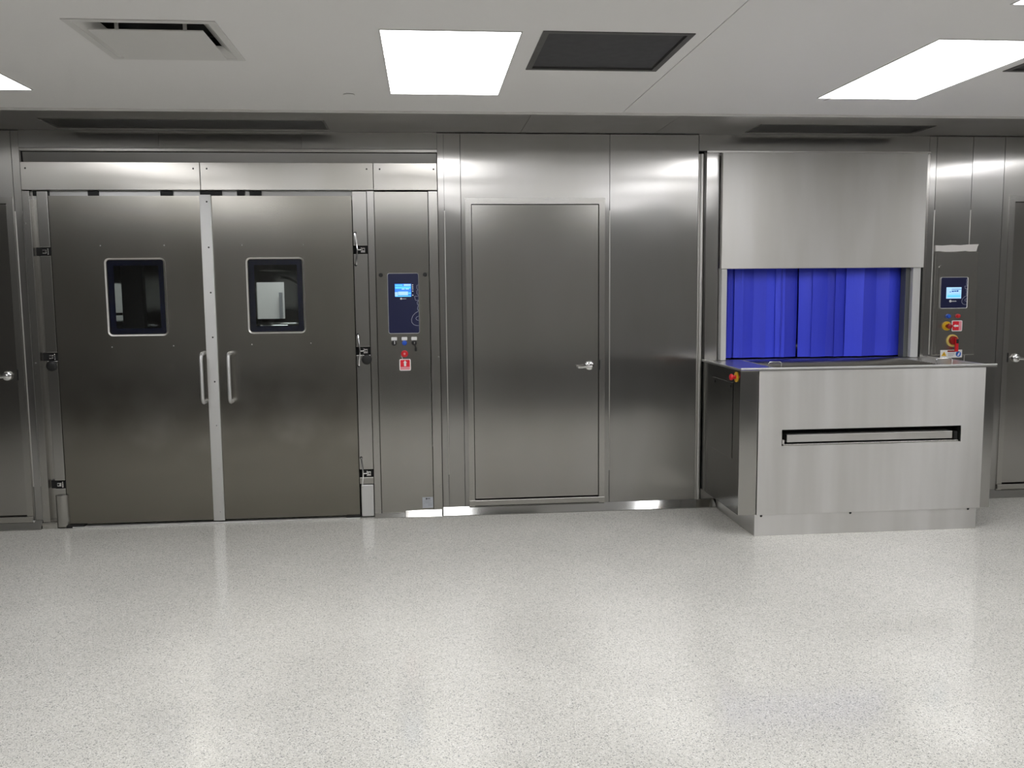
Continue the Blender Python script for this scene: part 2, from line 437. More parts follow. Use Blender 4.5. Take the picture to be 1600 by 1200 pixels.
for x0, x1 in ((XL, 0.689), (0.692, 1.654), (1.657, XR)):
    hs = [h for h in SL if h[0] > x0 and h[1] < x1]
    obj('soffit_panel', holed(bmesh.new(), 'z', x0, x1, EY+0.013, W+0.03, H, H+0.008, hs), M['soffit'], sof)

# front wall
DZ0, DZ1 = 0.105, 2.25
D1 = (-3.73, -2.807, 0.093, 2.252); D2 = (0.335, 1.257, 0.109, 2.246); D3 = (4.425, 5.347, 0.106, 2.260)
WASH = (-2.703, 0.100, 0.0, 2.60)
TUN = (2.17, 3.62, 1.10, 1.90)
bmw = holed(bmesh.new(), 'y', XL, XR, 0, H+0.1, W+0.03, W+0.13, [WASH, TUN])
wall = tag(obj('wall_front', bmw, M['gap']), 'stainless steel clad front wall', kind='structure')
def wpanel(x0, x1, z0, z1, hs=(), name='wall_panel', mat='wall', y=W):
    return obj(name, holed(bmesh.new(), 'y', x0, x1, z0, z1, y, W+0.029, list(hs)), M[mat], wall)
FR = 0.042
def dh(d): return (d[0]-FR, d[1]+FR, d[2]-0.05, d[3]+FR)
wpanel(XL, -4.053, 0.056, 2.735)
wpanel(-4.05, -2.757, 0.056, 2.735, [dh(D1)])
wpanel(-2.753, -2.706, 0.056, 2.735)
wpanel(0.103, 0.146, 0.056, 2.735); wpanel(0.148, 0.262, 0.056, 2.735)
wpanel(0.266, 1.333, 0.056, 2.735, [dh(D2)])
wpanel(1.337, 1.985, 0.056, 2.735)
wpanel(2.036, 3.735, 0.056, 2.618, [TUN], y=W+0.012)
wpanel(3.738, 3.792, 0.056, 2.735); wpanel(3.796, 4.076, 0.056, 2.735); wpanel(4.080, 4.328, 0.056, 2.735)
wpanel(4.332, 5.60, 0.056, 2.735, [dh(D3)])
wpanel(5.604, XR, 0.056, 2.735)
for a, b_ in ((-2.705, -1.79), (-1.79, -0.832), (-0.832, 0.102), (1.988, 3.736)):
    wpanel(a+0.001, b_-0.001, 2.624, H-0.001, name='upper_wall_panel')
obj('ledge_strip', box(-2.705, 0.102, W-0.004, W+0.029, 2.603, 2.622, bev=0.002), M['frame'], wall)
def bead(x, z0, z1, r=0.008):
    b_ = bmesh.new(); cyl(b_, (x, W+0.002, z0), r, z1-z0, 'z', 12)
    return obj('seam_bead', b_, M['bead'], wall, smooth=True)
for x in (-2.755, -2.7045, 0.147, 1.335, 4.078): bead(x, 0.30, 2.20, 0.0045)
bead(2.012, 0.06, 2.60, 0.016); bead(1.992, 0.06, 2.60, 0.006); bead(3.794, 1.12, 2.2, 0.006)

# sloped stainless base
def base(x0, x1):
    b_ = bmesh.new()
    prism(b_, [(W-0.044, 0), (W-0.044, 0.006), (W-0.006, 0.060), (W+0.02, 0.060), (W+0.02, 0)], 'x', x0, x1)
    return b_
bb = tag(obj('baseboard_front', base(0.103, 2.139), M['base']), 'sloped stainless skirting along the front wall', kind='structure')
obj('skirting_length', base(XL, -2.706), M['base'], bb)
obj('skirting_length', base(3.80, XR), M['base'], bb)

# ------------------------------------------------------------------ single doors
def single_door(n, d, label, handle_side):
    x0, x1, z0, z1 = d
    g = 0.004
    root = tag(obj('door_%d' % n, box(x0+g, x1-g, W+0.004, W+0.05, z0+g, z1-g, bev=0.002), M['slab']), label, kind='structure')
    b_ = bmesh.new(); f = FR
    holed(b_, 'y', x0-f, x1+f, z0-0.05, z1+f, W-0.008, W+0.05, [(x0, x1, z0-0.06, z1)])
    obj('door_frame', b_, M['frame'], root)
    obj('threshold', box(x0-f, x1+f, W-0.022, W+0.04, z0-0.042, z0-0.003, bev=0.003), M['frame'], root)
    hx = x1-0.072 if handle_side > 0 else x0+0.072
    hz = 1.082
    b_ = bmesh.new(); dome(b_, (hx, W+0.004, hz), 0.034, 0.022, n=24)
    cyl(b_, (hx, W-0.016, hz), 0.013, -0.03, 'y', 14)
    hd = obj('door_handle', b_, M['chrome'], root, smooth=True)
    b_ = bmesh.new(); s = -handle_side
    tube(b_, [(hx-s*0.012, W-0.044, hz-0.002), (hx+s*0.02, W-0.046, hz-0.004), (hx+s*0.06, W-0.046, hz-0.008), (hx+s*0.088, W-0.042, hz-0.008)], 0.0095, 10)
    obj('lever', b_, M['chrome'], hd, smooth=True)
    obj('latch_plate', box(x1-0.004 if handle_side > 0 else x0-0.006, x1+0.006 if handle_side > 0 else x0+0.004, W-0.010, W, hz-0.03, hz+0.04), M['black'], root)
    return root
single_door(1, D1, 'stainless door cut off by the left edge of the picture', 1)
single_door(2, D2, 'stainless single door with a silver lever between the two washers', 1)
single_door(3, D3, 'stainless door cut off by the right edge of the picture', -1)

# ------------------------------------------------------------------ double-door cabinet washer
cw = empty('cabinet_washer', (-1.3, W+0.5, 0), 'wide walk-in stainless washer with two windowed doors and a blue control panel', 'washer')
def screw(x, y, z, par, r=0.006, mat='black', name='screw'):
    b_ = bmesh.new(); cyl(b_, (x, y, z), r, -0.004, 'y', 10, r2=r*0.6)
    return obj(name, b_, M[mat], par, smooth=True)
HY = W-0.018
for x0, x1, sx in ((-2.697, -1.5235, (-2.665, -1.565)), (-1.5195, -0.347, (-1.475, -0.39)), (-0.343, 0.097, (-0.30, 0.075))):
    h_ = obj('header_panel', box(x0, x1, HY, HY+0.02, 2.341, 2.527, bev=0.002), M['header'], cw)
    for s in sx: screw(s, HY, 2.485, h_)
obj('top_recess', prism(bmesh.new(), [(W+0.043, 2.527), (W+0.0355, 2.602), (W+0.068, 2.602), (W+0.068, 2.527)], 'x', -2.70, 0.098), M['frame'], cw)
obj('lintel', box(-2.65, -0.345, W+0.03, W+0.07, 2.28, 2.36), M['pale'], cw)
for x0, x1 in ((-2.28, -2.21), (-1.80, -1.72), (-1.535, -1.39), (-1.20, -1.12), (-1.285, -1.235), (-2.64, -2.535)):
    obj('door_stop', box(x0, x1, W+0.012, W+0.03, 2.305, 2.338, bev=0.002), M['black'], cw)
# posts
obj('side_post', box(-2.701, -2.652, W-0.012, W+0.06, 0.03, 2.335, bev=0.002), M['frame'], cw)
obj('side_post', box(-0.394, -0.347, W-0.012, W+0.06, 0.03, 2.335, bev=0.002), M['frame'], cw)
obj('side_post', box(0.034, 0.098, W-0.012, W+0.06, 0.03, 2.335, bev=0.002), M['frame'], cw)
obj('post_backing', box(-2.652, -2.536, W+0.035, W+0.07, 0.02, 2.335), M['frame'], cw)
obj('post_backing', box(-0.50, -0.394, W+0.035, W+0.07, 0.02, 2.335), M['gap'], cw)
HZ = (1.927, 1.206, 0.316)        # hinge heights
def split(z0, z1, hz):            # segments of a hinge post between the hinge cut-outs
    zs = [z1] + [v for c in hz for v in (c+0.029, c-0.029)] + [z0]
    return [(zs[i+1], zs[i]) for i in range(0, len(zs), 2)]
for a, b_ in split(0.03, 2.335, (1.929, 1.208, 0.310)):
    obj('hinge_post', box(-2.610, -2.540, W-0.002, W+0.035, a, b_, bev=0.003), M['frame'], cw)
for a, b_ in split(0.25, 2.335, (1.929, 1.215, 0.328)):
    obj('hinge_post', box(-0.497, -0.397, W-0.002, W+0.035, a, b_, bev=0.003), M['frame'], cw)
def hinge(x0, x1, z, right):
    r_ = obj('hinge', box(x0, x1, W+0.012, W+0.036, z-0.028, z+0.028), M['gap'], cw)
    if right:
        obj('bracket', bx(box(x0+0.030, x1-0.018, W-0.004, W+0.012, z-0.019, z-0.008, bev=0.002), x1-0.044, x1-0.018, W-0.006, W+0.012, z-0.010, z+0.014, bev=0.003), M['chrome'], r_)
        screw(x0+0.034, W, z+0.012, r_, 0.007, 'chrome', 'bolt'); screw(x1-0.029, W-0.006, z+0.001, r_, 0.006, 'black', 'bolt')
        b2 = bmesh.new()
        tube(b2, [(x0-0.006, W-0.004, z+0.115), (x0-0.004, W-0.008, z+0.095), (x0+0.006, W-0.014, z+0.012), (x0+0.006, W-0.014, z-0.012), (x0-0.002, W-0.008, z-0.085), (x0-0.003, W-0.004, z-0.105)], 0.006, 8)
        tube(b2, [(x0+0.006, W-0.014, z), (x0+0.034, W-0.004, z)], 0.005, 8)
        obj('lever_arm', b2, M['chrome'], r_, smooth=True)
        for dz in (0.115, -0.105): screw(x0-0.006, W-0.002, z+dz, r_, 0.010, 'black', 'pivot')
    else:
        obj('bracket', bx(box(x0+0.044, x1-0.030, W-0.002, W+0.012, z-0.014, z+0.012, bev=0.003), x1-0.026, x1-0.016, W-0.004, W+0.012, z-0.022, z+0.020, bev=0.003), M['chrome'], r_)
        screw(x0+0.054, W-0.002, z, r_, 0.007, 'black', 'bolt'); screw(x1-0.021, W-0.004, z+0.012, r_, 0.004, 'chrome', 'bolt')
for z in (1.929, 1.208, 0.310): hinge(-2.640, -2.537, z, False)
for z in (1.929, 1.215, 0.328): hinge(-0.477, -0.397, z, True)
for x, z in ((-2.578, 1.146), (-0.424, 1.154)):
    b_ = bmesh.new(); dome(b_, (x, W-0.002, z), 0.036, 0.02, n=20)
    tag(obj('door_bumper', b_, M['black'], cw, smooth=True), 'black round rubber bumper')
b_ = bmesh.new(); bx(b_, -0.489, -0.399, W-0.010, W+0.03, 0.012, 0.245, bev=0.006)
obj('post_shoe', b_, M['pale'], cw)
b_ = bmesh.new()
prism(b_, [(-2.548 + 0.045*math.cos(a)-0.02, W+0.01-0.045*math.sin(a)) for a in [PI*i/12 for i in range(13)]], 'z', 0.012, 0.235)
obj('post_shoe', b_, M['frame'], cw, smooth=True)
obj('post_foot', box(-2.705, -2.60, W-0.03, W+0.03, 0.0, 0.045, bev=0.006), M['polished'], cw)
# leaves
WIN = [(-2.192, -1.787, 1.344, 1.882), (-1.242, -0.843, 1.348, 1.881)]
def leaf(x0, x1, win, hx):
    wx0, wx1, wz0, wz1 = win
    b_ = holed(bmesh.new(), 'y', x0, x1, 0.022, 2.303, W, W+0.06, [(wx0+0.014, wx1-0.014, wz0+0.014, wz1-0.014)])
    bmesh.ops.recalc_face_normals(b_, faces=b_.faces)
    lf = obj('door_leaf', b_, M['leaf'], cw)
    obj('window_frame', ring(bmesh.new(), wx0, wx1, wz0, wz1, 0.034, 0.010, W-0.001, W+0.004, lip=-0.006), M['bead'], lf, smooth=True)
    b_ = ring(bmesh.new(), wx0+0.012, wx1-0.012, wz0+0.012, wz1-0.012, 0.026, 0.040, W+0.020, W+0.023)
    obj('window_border', b_, M['navyglass'], lf)
    obj('window_pane', box(wx0+0.014, wx1-0.014, W+0.010, W+0.016, wz0+0.014, wz1-0.014), M['glass'], lf)
    b_ = bmesh.new(); z0, z1, yo = 0.868, 1.222, W-0.085
    pts = [(hx, W, z1-0.008), (hx, W-0.045, z1-0.006)]
    for i in range(6):
        a = PI/2*i/5; pts.append((hx, W-0.048-0.037*math.sin(a), z1-0.045+0.039*math.cos(a)))
    for i in range(6):
        a = PI/2*(1-i/5); pts.append((hx, W-0.048-0.037*math.sin(a), z0+0.045-0.039*math.cos(a)))
    pts += [(hx, W, z0+0.006)]
    tube(b_, pts, 0.0125, 12)
    obj('pull_handle', b_, M['pale'], lf, smooth=True)
    # dots of weld and small rivets
    for sx, sz in ((wx0-0.02, wz1+0.085), (wx1+0.0, wz1+0.085), (wx0+0.02, wz0-0.075), (wx1+0.03, wz0-0.072)):
        screw(sx, W, sz, lf, 0.004, 'pale', 'rivet')
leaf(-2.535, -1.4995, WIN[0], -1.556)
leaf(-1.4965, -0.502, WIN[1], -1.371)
ast = obj('astragal', box(-1.5345, -1.4575, W-0.014, W-0.001, 0.018, 2.310, bev=0.002), M['pale'], cw)
for i in range(8): screw(-1.4855, W-0.014, 2.262-i*0.3115, ast, 0.006, 'black' if i < 5 else 'chrome')
obj('threshold', box(-2.50, -0.50, W-0.03, W+0.05, 0.0, 0.010, bev=0.002), M['pale'], cw)
for x0, x1 in ((-2.54, -2.42), (-0.60, -0.50)):
    obj('sill_block', box(x0, x1, W-0.026, W+0.04, 0.002, 0.020), M['black'], cw)
# chamber behind the leaves
cx0, cx1, cy0, cy1, cz0, cz1 = -2.45, -0.46, W+0.075, W+3.42, 0.03, 2.27
RWX = (-1.795, -1.505); RWZ = (1.345, 1.735)
b_ = bmesh.new(); t = 0.03
bx(b_, cx0-t, cx0, cy0, cy1, cz0, cz1); bx(b_, cx1, cx1+t, cy0, cy1, cz0, cz1)
bx(b_, cx0-t, cx1+t, cy0, cy1, cz0-t+0.001, cz0); bx(b_, cx0-t, cx1+t, cy0, cy1, cz1, cz1+t)
ch = obj('chamber', b_, M['cham'], cw)
b_ = bmesh.new()
for z in (1.28, 1.86):
    tube(b_, [(cx0+0.12, cy1-0.35, z), (cx1-0.12, cy1-0.35, z)], 0.010, 8)
tube(b_, [(cx0+0.10, cy1-0.5, z_) for z_ in (0.3, 1.0, 1.9)], 0.014, 8)
obj('rack_rail', b_, M['cham'], ch, smooth=True)
b_ = bmesh.new(); bx(b_, -2.255, -2.10, 7.0, 7.08, 0.05, 2.2, bev=0.01); bx(b_, -2.34, -2.255, 7.0, 7.05, 1.475, 1.495)  # dark box added to cut the mirrored rear window down to a strip
obj('blocker_column', b_, M['duct'], ch)
b_ = bmesh.new()
tube(b_, [(-1.45+0.28*math.sin(a), cy1-0.55, 1.42+0.36*math.cos(a)) for a in [0.0+i*PI/2/10 for i in range(11)]] + [(-1.17, cy1-0.55, 0.5)], 0.012, 8)
obj('spray_arm', b_, M['cham'], ch, smooth=True)
rd = obj('rear_door', holed(bmesh.new(), 'y', cx0-t, cx1+t, cz0-t, cz1+t, cy1, cy1+0.05, [(*RWX, *RWZ)]), M['cham'], cw)
obj('rear_pane', box(RWX[0], RWX[1], cy1+0.02, cy1+0.026, RWZ[0], RWZ[1]), M['glass'], rd)
obj('front_flange', holed(bmesh.new(), 'y', -2.655, -0.34, 0.0, 2.52, W+0.071, W+0.074, [(cx0, cx1, cz0, cz1)]), M['gap'], cw)
# control column
cd = obj('control_door', box(-0.344, 0.031, W-0.006, W+0.03, 0.030, 2.333, bev=0.003), M['control'], cw)
CY = W-0.006
for x, z in ((-0.310, 1.751), (0.001, 1.752)):
    b_ = bmesh.new(); cyl(b_, (x, CY, z), 0.015, -0.006, 'y', 18, r2=0.012); tag(obj('lock_plug', b_, M['black'], cd, smooth=True), 'black round lock plug')

def outline_script(par, x1, z0, s, y):
    """the cropped outline lettering running up the right edge of the blue panel"""
    runs = [
        [(0.0, 0.985), (0.012, 0.965), (0.012, 0.90), (0.004, 0.868), (0.012, 0.84), (0.012, 0.775), (0.0, 0.735)],
        [(0.0, 0.715), (0.032, 0.715), (0.032, 0.70), (0.025, 0.62), (0.0, 0.62)],
        [(0.0, 0.61), (0.012, 0.575), (0.010, 0.53), (0.0, 0.50), (0.008, 0.455), (0.010, 0.41), (0.0, 0.375), (0.010, 0.345), (0.028, 0.32),
         (0.050, 0.255), (0.062, 0.17), (0.060, 0.10), (0.045, 0.045), (0.022, 0.022), (0.0, 0.02)],
        [(0.0, 0.245), (0.018, 0.225), (0.026, 0.19), (0.018, 0.155), (0.0, 0.14)]]
    b_ = bmesh.new()
    for rn in runs:
        for (ax_, az), (bx_, bz) in zip(rn, rn[1:]):
            A = Vector((x1-ax_*s[0]/0.062, 0, z0+az*s[1])); B = Vector((x1-bx_*s[0]/0.062, 0, z0+bz*s[1]))
            d = (B-A).normalized(); n_ = Vector((-d.z, 0, d.x))*0.0014
            prism(b_, [(A.x+n_.x, A.z+n_.z), (B.x+n_.x, B.z+n_.z), (B.x-n_.x, B.z-n_.z), (A.x-n_.x, A.z-n_.z)], 'y', y-0.0006, y)
    return tag(obj('outline_lettering', b_, M['outline'], par), 'pale outlined lettering cut by the panel edge')

def small_logo(par, x, z, w, y, mat='label'):
    b_ = bmesh.new()
    cyl(b_, (x-w*0.38, y, z), w*0.17, -0.0006, 'y', 12)
    for i in range(5):
        hgt = w*(0.10 if i % 2 else 0.075)
        bx(b_, x-w*0.20+i*w*0.14, x-w*0.20+i*w*0.14+w*0.11, y-0.0006, y, z-w*0.075, z-w*0.075+hgt*1.2)
    return obj('logo', b_, M[mat], par)

# blue display panel, left machine
dp = tag(obj('display_panel', rplate(bmesh.new(), -0.261, -0.048, 1.339, 1.760, 0.012, CY-0.008, CY), M['navy'], cw), 'navy blue display panel with a lit screen')
PY = CY-0.008
obj('panel_edge', ring(bmesh.new(), -0.265, -0.044, 1.335, 1.764, 0.015, 0.0055, CY-0.006, CY, lip=-0.005), M['pale'], dp)
sx0, sx1, sz0, sz1 = -0.214, -0.098, 1.597, 1.688
b_ = bmesh.new(); bx(b_, sx0, sx1, PY-0.001, PY, sz0, sz1, mi=0)
def patch(b_, u0, u1, v0, v1, mi, X0, X1, Z0, Z1, y, d=0.0016):
    bx(b_, X0+(X1-X0)*u0, X0+(X1-X0)*u1, y-d, y-0.001, Z0+(Z1-Z0)*v0, Z0+(Z1-Z0)*v1, mi=mi)
S = (sx0, sx1, sz0, sz1, PY)
for q in ((0.55, 0.98, 0.84, 0.97, 2), (0.02, 0.48, 0.84, 0.95, 1), (0.02, 0.97, 0.62, 0.80, 1), (0.42, 0.60, 0.55, 0.66, 2), (0.66, 0.86, 0.56, 0.66, 2),
          (0.0, 0.18, 0.03, 0.36, 2), (0.20, 0.80, 0.12, 0.40, 2), (0.05, 0.98, 0.0, 0.08, 1), (0.82, 0.98, 0.20, 0.34, 1)):
    patch(b_, *q, *S)
tag(obj('screen', b_, [M['scr_blue'], M['scr_cyan'], M['scr_pale']], dp), 'lit blue and cyan screen')
for i, z in enumerate((1.679, 1.665, 1.651, 1.636, 1.607)):
    obj('membrane_key', rplate(bmesh.new(), -0.092, -0.084, z-0.004, z+0.004, 0.002, PY-0.001, PY), M['label'], dp)
small_logo(dp, -0.155, 1.583, 0.042, PY)
outline_script(dp, -0.0485, 1.385, (0.052, 0.30), PY)
# switches under the panel
for x, kind in ((-0.227, 'sel'), (-0.154, 'btn'), (-0.085, 'key')):
    b_ = bmesh.new()
    if kind == 'btn':
        cyl(b_, (x, CY, 1.268), 0.017, -0.012, 'y', 18); dome(b_, (x, CY-0.012, 1.268), 0.013, 0.010, n=18)
        s = obj('push_button', b_, M['blue_btn'], cw, smooth=True); tag(s, 'round blue push button')
    else:
        cyl(b_, (x, CY, 1.268), 0.018, -0.014, 'y', 18)
        bx(b_, x-0.004, x+0.004, CY-0.026, CY-0.012, 1.254, 1.282, bev=0.001)
        s = obj('selector_switch', b_, M['black'], cw, smooth=True)
        tag(s, 'black selector switch' if kind == 'sel' else 'black key switch with a key in it')
    obj('name_plate', rplate(bmesh.new(), x-0.020, x+0.020, 1.287, 1.310, 0.003, CY-0.003, CY), M['label'], s)
    if kind == 'sel':
        b_ = bmesh.new(); bx(b_, x+0.001, x+0.006, CY-0.028, CY-0.026, 1.262, 1.284); obj('pointer', b_, M['label'], s)
b_ = bmesh.new(); cyl(b_, (-0.155, CY, 1.190), 0.025, -0.006, 'y', 20); dome(b_, (-0.155, CY-0.006, 1.190), 0.024, 0.022, n=20)
es = tag(obj('emergency_stop', b_, M['red'], cw, smooth=True), 'red mushroom stop button')
b_ = bmesh.new(); cyl(b_, (-0.155, CY-0.028, 1.192), 0.007, -0.0012, 'y', 10); obj('centre_dot', b_, M['pink'], es)
b_ = bmesh.new(); bx(b_, -0.1745, -0.1695, CY-0.003, CY, 1.146, 1.176); bx(b_, -0.180, -0.166, CY-0.003, CY, 1.165, 1.185, bev=0.001); obj('tie_tag', b_, M['label'], es)

def arrow_sign(par, x0, x1, z0, z1, y, left):
    s = tag(obj('arrow_sign', rplate(bmesh.new(), x0, x1, z0, z1, 0.010, y-0.002, y), M['label'], par), 'red square sign with a white arrow')
    e = 0.0065; y2 = y-0.002
    r_ = rplate(bmesh.new(), x0+e, x1-e, z0+e, z1-e, 0.006, y2-0.0006, y2); obj('red_field', r_, M['redsign'], s)
    w_, h_ = x1-x0-2*e, z1-z0-2*e
    if left:
        obj('pink_band', box(x1-e-w_*0.30, x1-e, y2-0.0012, y2-0.0006, z0+e+0.001, z1-e-0.001), M['pink'], s)
        cx_, cz_ = x0+e+w_*0.36, (z0+z1)/2; k = h_*0.5
        A = [(-0.60,0), (-0.08,0.34), (-0.08,0.19), (0.60,0.19), (0.60,-0.19), (-0.08,-0.19), (-0.08,-0.34)]
    else:
        obj('pink_band', box(x0+e+0.001, x1-e-0.001, y2-0.0012, y2-0.0006, z0+e, z0+e+h_*0.30), M['pink'], s)
        cx_, cz_ = (x0+x1)/2, z0+e+h_*0.64; k = h_*0.5
        A = [(0,0.62), (-0.38,0.16), (-0.22,0.16), (-0.22,-0.56), (0.22,-0.56), (0.22,0.16), (0.38,0.16)]
    obj('white_arrow', prism(bmesh.new(), [(cx_+a*k, cz_+c*k) for a, c in A], 'y', y2-0.0014, y2-0.0006), M['label'], s)
    return s
arrow_sign(cw, -0.1935, -0.1125, 1.069, 1.153, CY, False)
# rating sticker and bright foot plate
st = tag(obj('rating_sticker', box(-0.049, 0.028, CY-0.0015, CY, 0.060, 0.140), M['silverlabel'], cw), 'silver rating sticker with black print')
b_ = bmesh.new(); ys = CY-0.0015
cyl(b_, (-0.020, ys, 0.128), 0.006, -0.0005, 'y', 10); bx(b_, -0.014, 0.008, ys-0.0005, ys, 0.126, 0.131)
obj('black_print', b_, M['blackprint'], st)
b_ = bmesh.new()
for i, (a, c) in enumerate(((-0.030, 0.010), (-0.042, 0.018), (-0.030, 0.004), (-0.042, 0.020), (-0.010, 0.020), (-0.010, 0.020), (-0.010, 0.018))):
    bx(b_, a, c, ys-0.0005, ys, 0.116-i*0.007, 0.1185-i*0.007)
obj('grey_print', b_, M['greyprint'], st)
b_ = bmesh.new(); prism(b_, [(W-0.046, 0.004), (W-0.012, 0.046), (W, 0.046), (W, 0.004)], 'x', -0.172, 0.090)
obj('foot_plate', b_, M['polished'], cw)
b_ = bmesh.new(); prism(b_, [(W-0.03, 0.002), (W-0.012, 0.030), (W, 0.030), (W, 0.002)], 'x', -0.394, -0.175)
obj('foot_strip', b_, M['base'], cw)
for x, z in ((0.093, 1.165), (0.088, 0.22), (-2.68, 1.168), (-2.68, 0.18), (-2.685, 2.12)): screw(x-0.004, W-0.012, z, cw, 0.006, 'chrome')
# key hanging from the right switch
k_ = empty('key', (-0.083, CY-0.03, 1.268), 'small dark key hanging from the right black switch below the blue panel', 'key')
obj('key_blade', box(-0.0855, -0.0805, CY-0.031, CY-0.026, 1.262, 1.276), M['chrome'], k_)
b_ = bmesh.new(); tube(b_, [(-0.083, CY-0.030, 1.262), (-0.078, CY-0.030, 1.245), (-0.074, CY-0.026, 1.232)], 0.004, 8)
bx(b_, -0.082, -0.068, CY-0.026, CY-0.020, 1.208, 1.234, bev=0.002)
obj('key_fob', b_, M['black'], k_, smooth=True)

# room beyond the rear window of the chamber
RY = cy1+0.051
rb = tag(obj('wall_rear', box(-4.0, 1.0, RY+2.0, RY+2.1, 0, 2.7), M['ceil']), 'white wall seen through the washer window', kind='structure')
obj('rear_room_floor', box(-4.0, 1.0, RY, RY+2.0, -0.1, 0), M['floor'], rb)
obj('rear_room_ceiling', box(-4.0, 1.0, RY, RY+2.0, 2.7, 2.8), M['ceil'], rb)
obj('rear_room_side', box(-4.1, -4.0, RY, RY+2.0, 0, 2.7), M['ceil'], rb)
obj('rear_room_side', box(1.0, 1.1, RY, RY+2.0, 0, 2.7), M['ceil'], rb)
obj('rear_room_front', holed(bmesh.new(), 'y', -4.0, 1.0, 0, 2.7, RY-0.0005, RY+0.02, [(cx0, cx1, 0, 2.28)]), M['ceil'], rb)
obj('rear_door_post', box(-1.87, -1.84, RY+1.9, RY+2.0, 0, 1.62), M['greyprint'], rb)
la = bpy.data.lights.new('rear_room_lamp', 'AREA'); la.shape = 'RECTANGLE'; la.size = 0.6; la.size_y = 1.2; la.energy = 20
lo = bpy.data.objects.new('rear_room_lamp', la); COL.objects.link(lo); lo.location = (-1.6, RY+1.0, 2.68)

# ------------------------------------------------------------------ tunnel washer with blue curtain
TY = 5.652            # front panel plane
tw = empty('tunnel_washer', (2.91, 6.05, 0), 'stainless pass-through washer with lifted hood, blue strip curtain and loading table', 'washer')
# plinth
b_ = box(2.140, 3.690, TY+0.004, W-0.03, 0.0, 0.142, bev=0.002); pl = obj('plinth', b_, M['brushed'], tw)
for x in (2.185, 2.80, 3.63): screw(x, TY+0.004, 0.136, pl, 0.009, 'black', 'levelling_bolt')
# body shell behind the front panel
b_ = bmesh.new()
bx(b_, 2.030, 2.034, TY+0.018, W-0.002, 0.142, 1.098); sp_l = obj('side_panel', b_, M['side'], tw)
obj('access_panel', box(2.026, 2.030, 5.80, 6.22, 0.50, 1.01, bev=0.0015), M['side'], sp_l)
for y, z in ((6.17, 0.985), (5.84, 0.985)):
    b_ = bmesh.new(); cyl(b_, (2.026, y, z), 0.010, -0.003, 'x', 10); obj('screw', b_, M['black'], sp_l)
obj('side_panel', box(3.781, 3.785, TY+0.018, W-0.002, 0.142, 1.098), M['frame'], tw)
obj('corner_plate', box(2.030, 2.151, TY+0.012, TY+0.018, 0.142, 1.098, bev=0.002), M['wall'], tw)
obj('corner_plate', box(3.711, 3.785, TY+0.012, TY+0.018, 0.142, 1.098, bev=0.002), M['wall'], tw)
obj('body_floor', box(2.034, 3.781, TY+0.02, W-0.002, 0.143, 0.15), M['frame'], tw)
SLOT = (2.313, 3.553, 0.600, 0.709)
fp = obj('front_panel', holed(bmesh.new(), 'y', 2.153, 3.710, 0.142, 1.108, TY, TY+0.012, [SLOT]), M['brushed'], tw)
obj('slot_liner', bx(bx(bx(bx(box(SLOT[0], SLOT[1], TY+0.10, TY+0.104, SLOT[2], SLOT[3]), SLOT[0]-0.003, SLOT[0], TY+0.012, TY+0.1, SLOT[2], SLOT[3]),
     SLOT[1], SLOT[1]+0.003, TY+0.012, TY+0.1, SLOT[2], SLOT[3]), SLOT[0], SLOT[1], TY+0.012, TY+0.1, SLOT[3], SLOT[3]+0.003),
     SLOT[0], SLOT[1], TY+0.012, TY+0.1, SLOT[2]-0.003, SLOT[2]), M['gap'], fp)
tr = obj('filter_drawer', box(2.354, 3.502, TY+0.014, TY+0.09, 0.622, 0.672, bev=0.003), M['satin'], tw)
obj('drawer_rail', box(2.325, 3.54, TY+0.004, TY+0.06, 0.601, 0.612, bev=0.002), M['frame'], tr)
obj('drawer_stop', box(2.318, 2.334, TY+0.004, TY+0.05, 0.612, 0.640, bev=0.002), M['satin'], tr)
obj('drawer_stop', box(3.512, 3.535, TY+0.010, TY+0.05, 0.612, 0.668, bev=0.002), M['gap'], tr)
# table
tt = obj('table_top', holed(bmesh.new(), 'z', 2.028, 3.787, TY-0.002, W+0.04, 1.098, 1.106, [(2.33, 3.46, 5.73, 6.43)]), M['table'], tw)
obj('table_lip', box(2.028, 3.787, TY-0.004, TY+0.008, 1.109, 1.120, bev=0.002), M['pale'], tt)
obj('table_lip', box(2.028, 2.034, TY+0.010, W, 1.106, 1.114), M['pale'], tt)
obj('table_lip', box(3.781, 3.787, TY+0.010, W, 1.106, 1.108), M['pale'], tt)
b_ = bmesh.new()
for i in range(22):
    y = 5.745+i*0.032; tube(b_, [(2.31, y, 1.106), (3.48, y, 1.106)], 0.0045, 6)
for x in (2.34, 2.62, 2.90, 3.18, 3.45): tube(b_, [(x, 5.72, 1.098), (x, 6.44, 1.098)], 0.006, 6)
gr = obj('grate', b_, M['frame'], tw)
obj('drain_pan', box(2.31, 3.48, 5.71, 6.45, 1.03, 1.06), M['frame'], tw)
for x0, x1, y in ((2.262, 2.352, 5.78), (3.47, 3.585, 5.84)):
    b_ = bmesh.new(); zt = 1.106+0.040
    tube(b_, [(x0, y, 1.106), (x0, y, zt-0.01), (x0+0.01, y, zt), (x1-0.01, y, zt), (x1, y, zt-0.01), (x1, y, 1.106)], 0.0035, 8)
    obj('grate_handle', b_, M['chrome'], gr, smooth=True)
# left emergency stop
b_ = bmesh.new(); cyl(b_, (2.030, 5.735, 1.055), 0.034, -0.006, 'x', 22); yl = tag(obj('emergency_stop', b_, M['yellow'], tw, smooth=True), 'red stop button on a yellow collar at the table side')
b_ = bmesh.new(); cyl(b_, (2.024, 5.735, 1.055), 0.012, -0.02, 'x', 14); dome(b_, (2.004, 5.735, 1.055), 0.021, 0.022, axis=(-1, 0, 0), n=18)
obj('red_knob', b_, M['red'], yl, smooth=True)
